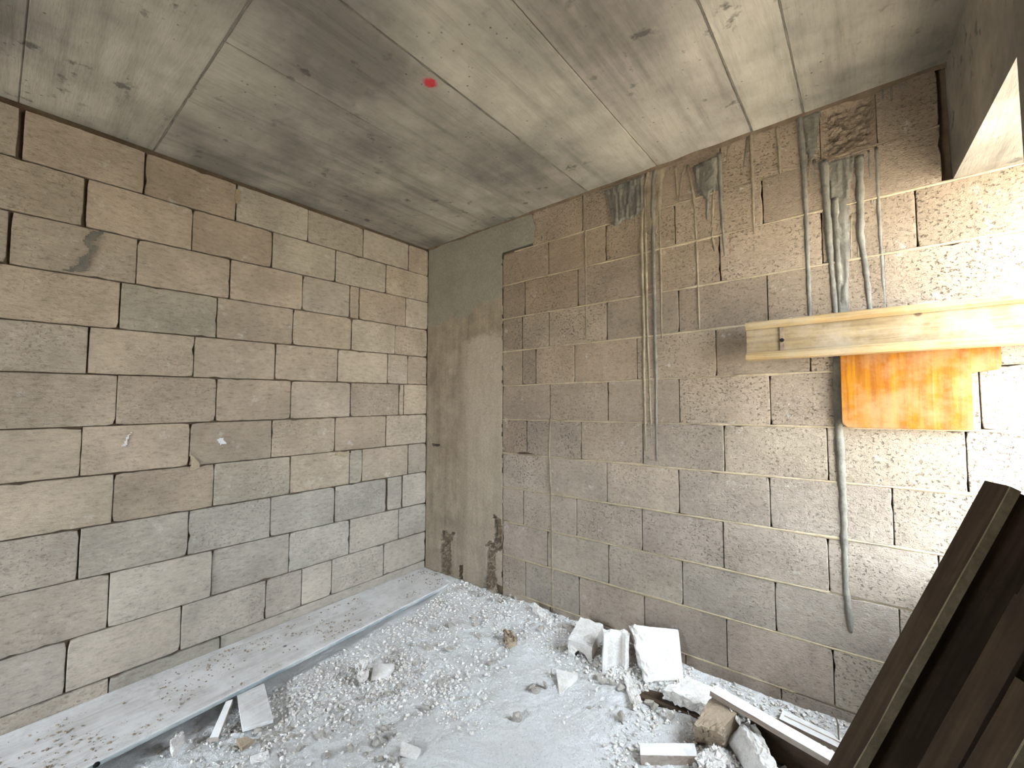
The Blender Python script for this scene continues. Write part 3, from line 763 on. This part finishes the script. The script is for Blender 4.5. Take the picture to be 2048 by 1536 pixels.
# hollow fragment with an arched void, left of it
def arch_prism(name, ex, ey, ez, origin, label, m='stone', H=.13, Wd_=.17, L=.17, hole=.05, seed=1):
    """block end with a rounded void, profile in (ex, ez), run along ey"""
    prof = [(0, 0), (0, H), (Wd_, H), (Wd_, 0)]
    cx = Wd_*.52; prof += [(cx+hole*math.cos(t), hole*1.25*math.sin(t)) for t in np.linspace(0, math.pi, 9)]
    dense = []
    for i in range(len(prof)):
        a_, b_ = prof[i], prof[(i+1) % len(prof)]; k = max(1, int(math.dist(a_, b_)/.022))
        dense += [(a_[0]+(b_[0]-a_[0])*t/k, a_[1]+(b_[1]-a_[1])*t/k) for t in range(k)]
    n_ = 7; v = []; f = []; k = len(dense)
    for i in range(n_+1):
        for (x, z) in dense:
            end = 1 if i in (0, n_) else .2
            t_ = L*i/n_+end*.016*mnoise.noise(Vector((x*30, z*30, seed+i)))
            p = Vector(origin)+Vector(ex)*x+Vector(ey)*t_+Vector(ez)*z
            v.append(tuple(p+mnoise.noise_vector(p*28+Vector((seed, 0, 0)))*.0035))
    for i in range(n_):
        for j in range(k): a_ = i*k+j; b_ = i*k+(j+1) % k; f.append((a_, b_, b_+k, a_+k))
    f.append(tuple(range(k))); f.append(tuple(reversed(range(n_*k, n_*k+k))))
    me = bpy.data.meshes.new(name); me.from_pydata(v, [], f)
    bm = bmesh.new(); bm.from_mesh(me); bmesh.ops.recalc_face_normals(bm, faces=bm.faces); bmesh.ops.triangulate(bm, faces=[g for g in bm.faces if len(g.verts) > 4]); bm.to_mesh(me); bm.free()
    return tag(recentre(link(name, me, M[m])), label, 'rubble')
tq = quad([(1136,1278,.135), (1184,1295,.125), (1210,1263,.16), (1172,1239,.17)])
ex = tq[1]-tq[0]; wl = np.linalg.norm(ex); ex /= wl; ey = tq[3]-tq[0]; ll = np.linalg.norm(ey); ey = ey-ex*np.dot(ex, ey); ey /= np.linalg.norm(ey); ez = np.cross(ex, ey); ez = ez if ez[2] > 0 else -ez
arch_prism('hollow_block_piece', ex, ey, ez, tq[0]-ez*.11, 'tilted hollow block end with a rounded void, leftmost of the pile', H=.11, Wd_=wl, L=ll, hole=min(.05, wl*.3))
# standing channel-shaped half block between them
def channel(name, origin, ex, ey, W_, D_, H_, t_, label, m='stone'):
    prof = [(0, 0), (W_, 0), (W_, D_), (W_-t_, D_), (W_-t_*1.5, t_*1.3), (W_/2, t_), (t_*1.5, t_*1.3), (t_, D_), (0, D_)]
    dense = []
    for i in range(len(prof)):
        a_, b_ = prof[i], prof[(i+1) % len(prof)]; k = max(1, int(math.dist(a_, b_)/.02))
        dense += [(a_[0]+(b_[0]-a_[0])*q_/k, a_[1]+(b_[1]-a_[1])*q_/k) for q_ in range(k)]
    n_ = 9; v = []; f = []; k = len(dense)
    for i in range(n_+1):
        for (x, y) in dense:
            zz = H_*i/n_+(.016 if i == n_ else .004)*mnoise.noise(Vector((x*32, y*32, i*1.7)))
            p = Vector(origin)+Vector(ex)*x+Vector(ey)*y+Vector((-.05*zz, .22*zz, zz))
            v.append(tuple(p+mnoise.noise_vector(p*26)*.004))
    for i in range(n_):
        for j in range(k): a_ = i*k+j; b_ = i*k+(j+1) % k; f.append((a_, b_, b_+k, a_+k))
    f.append(tuple(range(k))); f.append(tuple(reversed(range(n_*k, n_*k+k))))
    me = bpy.data.meshes.new(name); me.from_pydata(v, [], f)
    bm = bmesh.new(); bm.from_mesh(me); bmesh.ops.recalc_face_normals(bm, faces=bm.faces); bmesh.ops.triangulate(bm, faces=[g for g in bm.faces if len(g.verts) > 4]); bm.to_mesh(me); bm.free()
    return tag(recentre(link(name, me, M[m])), label, 'rubble')
c0 = hit_z(1204, 1352, .02); c1 = hit_z(1256, 1356, .02); ex = c1-c0; wl = np.linalg.norm(ex); ex /= wl; ey = np.array((ex[1], -ex[0], 0))
ey = ey if np.dot(ey, CAM-c0) > 0 else -ey
channel('channel_block_piece', c0-ey*.05, ex, ey, wl, .060, .20, .020, 'upright channel-shaped block piece between the hollow end and the big block')
# elongated stone in front
q = quad([(1248,1360,.075), (1262,1351,.08), (1283,1398,.07), (1266,1410,.065)])
hexa('stone_piece', down(q, (0, .01, -.06)), 'elongated beige stone standing in front of the channel-shaped piece', 'rubble', 'stone', 5, .004, ('+w', '+v'), 5)
# flat slab chunk right of the big block
q = quad([(1334,1362,.14), (1372,1352,.16), (1428,1378,.15), (1416,1408,.13)])
q = quad([(1325,1376,.13), (1374,1352,.15), (1428,1374,.15), (1414,1412,.12)])
hexa('flat_piece', down(q, (0, .01, -.055)), 'flat rough pale slab right of the big block piece', 'rubble', 'stone', 7, .007, ('-u', '-v'), 7)
# dark board underneath, its tone painting the shade of the gap
q = quad([(1274,1392,.06), (1296,1378,.06), (1414,1410,.06), (1398,1432,.06)])
hexa('buried_board', down(q, (0, 0, -.05)), 'dark board half buried under the flat pale slab', 'board', 'dark_timber', 5, .002, (), 8)
q = quad([(1500,1437,.165), (1512,1430,.165), (1690,1530,.135), (1678,1540,.135)])
hexa('edge_board', down(q, (0, 0, -.15)), 'dark board standing on edge under the long splintered lath', 'board', 'dark_timber', 5, .002, (), 18)  # dark tone puts the shade of the hollow into the board colour
# brown block chunk
q = quad([(1385,1445,.12), (1434,1378,.20), (1470,1410,.20), (1412,1462,.13)])
q = quad([(1392,1440,.17), (1432,1380,.23), (1490,1446,.17), (1418,1452,.17)])
top4 = quad([(1386,1448,.14), (1440,1463,.16), (1476,1424,.20), (1434,1376,.22)])
bot4 = [hit_z(1393,1493,.02), hit_z(1446,1504,.02), hit_z(1493,1452,.08), top4[3]+np.array((.03, .04, -.17))]
hexa('block_chunk', list(top4)+bot4, 'brown broken block chunk standing on edge in the right pile', 'rubble', 'stone_brown', 8, .005, ('-u', '-v'), 9)
# pale wedge resting on it
q = quad([(1450,1404,.215), (1464,1402,.215), (1494,1436,.17), (1476,1446,.17)])
hexa('wedge_piece', down(q, (.0, .03, -.03)), 'thin pale wedge lying against the brown block chunk', 'rubble', 'stone', 5, .005, ('+w',), 10)
# long pale block running out of the frame at the bottom
q = quad([(1484,1446,.16), (1512,1450,.16), (1566,1548,.13), (1540,1552,.13)])
hexa('block_bar', [q[0], q[1], q[2], q[3], hit_z(1452,1480,.06), q[1]+np.array((.02, .02, -.13)), q[2]+np.array((.02, 0, -.12)), hit_z(1500,1560,.03)], 'long pale block bar with a rough top edge, running out of the bottom edge', 'rubble', 'stone', 8, .006, ('+w',), 11)
q = quad([(1398,1500,.09), (1428,1494,.10), (1460,1520,.09), (1462,1560,.05)])
hexa('stone_piece', [hit_z(1396,1506,.09), hit_z(1432,1494,.10), hit_z(1458,1518,.08), hit_z(1404,1560,.08), hit_z(1396,1530,.0), hit_z(1440,1500,.0), hit_z(1466,1540,.0), hit_z(1404,1580,.0)], 'chalky white stone at the bottom edge beside the wooden offcut', 'rubble', 'stone', 6, .010, ('+w', '+u'), 12)
# wooden offcut
q = quad([(1279,1486,.065), (1390,1486,.065), (1395,1512,.06), (1280,1510,.06)])
hexa('timber_offcut', down(q, (.005, 0, -.05)), 'short dusty timber offcut with a nail hole at the bottom edge', 'timber', 'grey_timber', 6, .003, (), 13)
# long broken lath and grooved timber
def bar_px(name, p, q, wd, th, label, cat='timber', m='grey_timber', seed=0, tilt=(0, 0, 0), jag=True):
    p = np.array(p); q = np.array(q); A_ = (q-p)/np.linalg.norm(q-p); L = np.linalg.norm(q-p)
    S_ = np.cross(A_, (0, 0, 1)); S_ /= np.linalg.norm(S_); S_ = S_+np.array(tilt); S_ /= np.linalg.norm(S_); T_ = np.cross(S_, A_)
    root = bpy.data.objects.new(name, None); COL.objects.link(root)
    mt = Matrix((Vector(A_), Vector(S_), Vector(T_))).transposed().to_4x4(); mt.translation = Vector(p); root.matrix_world = mt
    n_ = max(4, int(L/.03)); v = []; f = []
    for i in range(n_+1):
        x = L*i/n_
        for k, (y, z) in enumerate(((0, 0), (wd*.5, 0), (wd, 0), (wd, -th), (wd*.5, -th), (0, -th))):
            jx = (.02*mnoise.noise(Vector((k*1.7, seed, 0))) if jag and i in (0, n_) else 0)
            v.append((x+jx, y+.002*mnoise.noise(Vector((x*12, y*40, seed))), z+.0015*mnoise.noise(Vector((x*15, y*40+5, seed)))))
    for i in range(n_):
        for j in range(6): a_ = i*6+j; b_ = i*6+(j+1) % 6; f.append((a_, b_, b_+6, a_+6))
    f.append(tuple(range(6))); f.append(tuple(reversed(range(n_*6, n_*6+6))))
    o = mesh('lath', v, f, M[m], root); bm = bmesh.new(); bm.from_mesh(o.data); bmesh.ops.recalc_face_normals(bm, faces=bm.faces); bm.to_mesh(o.data); bm.free()
    tag(root, label, cat); return root, L
r1, L1 = bar_px('broken_lath', hit_z(1432,1370,.235), hit_z(1690,1516,.185), .060, .022, 'long splintered pale lath sloping across the pile towards the leaning beam', seed=2)
r2, L2 = bar_px('grooved_timber', hit_z(1566,1420,.10), hit_z(1730,1498,.08), .075, .030, 'grooved pale timber by the back wall behind the long lath', seed=4, jag=False)
v = [(.012, .034, .0012), (L2, .034, .0012), (L2, .040, .0012), (.012, .040, .0012), (.012, .034, -.004), (L2, .034, -.004), (L2, .040, -.004), (.012, .040, -.004)]
g_ = mesh('groove', v, [(0,1,2,3),(7,6,5,4),(0,4,5,1),(1,5,6,2),(2,6,7,3),(3,7,4,0)], M['stone_brown'], r2)
# bent wire
pts = [hit_z(1680,1496,.06), hit_z(1677,1470,.10), hit_z(1676,1450,.13), hit_z(1672,1436,.155), hit_z(1664,1424,.18)]
cu = bpy.data.curves.new('wire', 'CURVE'); cu.dimensions = '3D'; cu.bevel_depth = .0028; cu.bevel_resolution = 2
sp = cu.splines.new('BEZIER'); sp.bezier_points.add(len(pts)-1)
for bp, p in zip(sp.bezier_points, pts): bp.co = Vector(p-pts[0]); bp.handle_left_type = bp.handle_right_type = 'AUTO'
o = bpy.data.objects.new('wire', cu); COL.objects.link(o); o.location = pts[0]; cu.materials.append(M['steel'])
dg = bpy.context.evaluated_depsgraph_get(); me = bpy.data.meshes.new_from_object(o.evaluated_get(dg)); bpy.data.objects.remove(o)
o = link('wire', me, M['steel']); o.location = pts[0]; tag(o, 'bent rusty tie wire sticking up beside the leaning beam', 'wire')

# pieces under the plank
def thin(name, pts, th, label, cat, m, seed):
    q = quad(pts); return hexa(name, down(q, (.0, .0, -th)), label, cat, m, 5, .003, (), seed)
thin('tile_piece', [(474,1390,-.012), (528,1366,-.008), (547,1439,-.058), (485,1458,-.062)], .016, 'grey tile piece sloping out from under the plank', 'rubble', 'board', 21)
thin('stick', [(452,1402,-.01), (466,1398,-.01), (437,1474,-.07), (419,1476,-.07)], .02, 'short stick propped under the plank left of the grey tile piece', 'timber', 'grey_timber', 22)
for k, (x_, y_) in enumerate(((.20, -.30), (.20, -1.35), (.2, -2.5))):
    zt = float(min(brd_pt(y_-.06, 0)[1], brd_pt(y_-.06, 1)[1]))-.027; zb_ = float(hfloor(x_, y_))-.03
    if zt-zb_ < .02: continue
    q = [np.array((x_+a_, y_+b_, zt)) for a_, b_ in ((-.09, -.05), (.09, -.05), (.09, .05), (-.09, .05))]
    hexa('support_block', down(q, (0, 0, zb_-zt)), ('block piece propping the far end of the plank', 'block piece propping the middle of the plank', 'block piece propping the near end of the plank')[k], 'rubble', 'stone', 4, .004, (), 30+k)
# named shards on the floor
thin('shard', [(1112,1338,.055), (1156,1346,.05), (1140,1368,.03), (1119,1392,.02)], .03, 'flat pale triangular shard tilted in the dust before the hollow block end', 'rubble', 'stone', 23)
thin('shard', [(804,1482,-.012), (842,1496,-.014), (834,1514,-.022), (800,1504,-.020)], .016, 'small flat white shard near the bottom edge', 'rubble', 'stone', 24)
thin('shard', [(748,1326,.020), (790,1328,.020), (776,1352,-.008), (742,1354,-.008)], .02, 'flat pale shard lying beside the pointed stone in the middle of the floor', 'rubble', 'stone', 25)
hexa('stone_piece', down(quad([(716,1322,.05), (734,1316,.055), (738,1330,.045), (722,1346,.04)]), (0, 0, -.07)), 'pointed pale stone with a dark hollow in the middle of the floor', 'rubble', 'stone', 5, .012, ('+w', '-u'), 26)
hexa('stone_piece', down(quad([(1008,1260,.075), (1024,1262,.08), (1034,1278,.06), (1014,1284,.055)]), (0, 0, -.06)), 'single brownish stone on the floor before the mound', 'rubble', 'stone_brown', 5, .009, ('+w', '-u'), 27)
hexa('stone_piece', down(quad([(1064,1206,.145), (1074,1206,.15), (1106,1238,.10), (1094,1244,.09)]), (0, .0, -.07)), 'ridge-shaped beige stone against the back wall by the thin grout run', 'rubble', 'stone', 6, .008, ('+w',), 28)
thin('shard', [(500,1512,-.06), (536,1500,-.05), (548,1540,-.07), (510,1560,-.08)], .02, 'pale tilted shard cut by the bottom edge below the plank', 'rubble', 'stone', 29)
hexa('stone_piece', down(quad([(340,1478,-.03), (362,1460,-.03), (370,1468,-.05), (346,1496,-.06)]), (0, 0, -.05)), 'bright white stone just below the plank near the left', 'rubble', 'stone', 5, .008, ('+w',), 33)
thin('shard', [(472,1478,-.045), (490,1472,-.04), (508,1478,-.05), (484,1496,-.06)], .018, 'small beige shard at the foot of the grey tile piece', 'rubble', 'stone_brown', 34)

# loose stones one can pick out
RS = random.Random(77)
spots = [(830,1332),(838,1346),(735,1388),(722,1402),(775,1390),(740,1408),(800,1374),(855,1300),(902,1300),(905,1256),(948,1238),(955,1252),(946,1266),(958,1278),(1058,1240),(1066,1250),(1080,1262),
 (1022,1192),(1030,1198),(1046,1206),(1012,1198),(1118,1250),(1130,1258),(1140,1262),(960,1196),(930,1178),(945,1188),(915,1180),(980,1200),(895,1190),(880,1206),(1000,1205),(1062,1378),(1076,1384),(1090,1372),
 (575,1466),(582,1480),(515,1470),(470,1500),(420,1488),(395,1462),(318,1506),(600,1500),(640,1478),(560,1512),(528,1492),(690,1440),(706,1452),(676,1424),(765,1462),(780,1476),(752,1490),(760,1520),(785,1522),(735,1512),(700,1500),(655,1518),(1306,1420),(1322,1432),(1240,1440),(850,1420),(880,1370),(920,1400),(980,1330),(1240,1380),(1340,1440),(1180,1420),(1035,1440),(870,1262),(825,1290),(790,1308),(1210,1366),(1224,1372),(1198,1360),(1300,1410),(1265,1416),(1142,1306),(1128,1300),(1160,1330)]
for k, (px, py) in enumerate(spots):
    p = floor_at(px+RS.uniform(-3, 3), py+RS.uniform(-3, 3)); s_ = RS.uniform(.030, .068)
    o = bpy.data.objects.new('loose_stone', ROCK[k % 12]); COL.objects.link(o); o.scale = (s_, s_*RS.uniform(.7, 1), s_*RS.uniform(.8, 1.2)); o.rotation_euler = (RS.uniform(-.4, .4), RS.uniform(-.4, .4), RS.uniform(0, 6.28))
    o.location = (p[0], p[1], p[2]+s_*.22)
    if py < 1215: lb, gp = 'small pale stone on the mound at the foot of the concrete column', 'stones on the mound'
    elif px < 620: lb, gp = 'small pale stone on the floor in front of the plank props', 'stones in front of the plank'
    elif px < 800 and py > 1410: lb, gp = 'small pale stone near the bottom edge in the middle of the floor', 'stones at the bottom edge'
    elif px < 870: lb, gp = 'small pale stone clustered around the pointed stone', 'stones around the pointed stone'
    elif px < 1000: lb, gp = 'small pale stone between the plank end and the brownish stone', 'stones by the plank end'
    elif px < 1150 and py < 1290: lb, gp = 'small pale stone on the slope left of the hollow block end', 'stones on the slope'
    elif px < 1180: lb, gp = 'small pale stone around the triangular shard', 'stones around the triangular shard'
    else: lb, gp = 'small pale stone in front of the block pile', 'stones before the block pile'
    tag(o, lb, 'stone', gp)
# gravel and crumbs: far too many to count
def scatter(name, P, smin, smax, m, label, pw=3):
    vs = []; fs = []; off = 0
    base = [(np.array([tuple(q.co) for q in me.vertices]), [tuple(p_.vertices) for p_ in me.polygons]) for me in ROCK]
    for i, p in enumerate(P):
        bv, bf = base[i % 12]; s_ = smin+(smax-smin)*rng.random()**pw; a_ = rng.random()*6.28
        ca, sa = math.cos(a_), math.sin(a_); t_ = rng.uniform(-.5, .5); ct, st = math.cos(t_), math.sin(t_)
        R_ = np.array([[ca, -sa*ct, sa*st], [sa, ca*ct, -ca*st], [0, st, ct]])
        vs.append(bv@R_.T*s_+p+np.array((0, 0, s_*.20))); fs += [tuple([q+off for q in fc]) for fc in bf]; off += len(bv)
    o = mesh(name, np.concatenate(vs), fs, M[m]); return tag(o, label, 'gravel', kind='stuff')
N_ = 120000
gx = rng.uniform(.05, 3.25, N_); gy = -rng.uniform(.012, 2.7, N_)
dens = .16+.7*np.clip(vn(gx, gy, 2.2, 44), 0, 1)+.35*np.clip(vn(gx, gy, 7, 45), 0, 1)+.45*(gy > -.35)-.3*((gx > 1.3) & (gy > -1.3) & (gy < -.3))
keep = (rng.random(N_) < dens) & ~((gx < .45) & (gy < -.0)) & ~((gx > 2.3) & (gy < -1.6)); gx = gx[keep][:32000]; gy = gy[keep][:32000]
scatter('gravel', np.stack([gx, gy, hfloor(gx, gy)], 1),   .004, .030, 'gravel', 'fine pale rubble gravel strewn over the dusty floor', 4)
by = -rng.uniform(.05, 2.5, 1800); bf_ = rng.uniform(.12, .95, 1800); kb = vn(bf_*.8+3, by, 4.0, 5)+.6*vn(bf_*.8, by, 12.0, 6) > -.15; by = by[kb]; bf_ = bf_[kb]
BP = []
for y_, f_ in zip(by, bf_):
    x0, z0_ = brd_pt(y_, 0); x1, z1_ = brd_pt(y_, 1); BP.append((x0+(x1-x0)*f_, y_, z0_+(z1_-z0_)*f_))
scatter('crumbs', np.array(BP), .004, .019, 'stone_brown', 'brown crumbs and grit lying on the dusty plank')
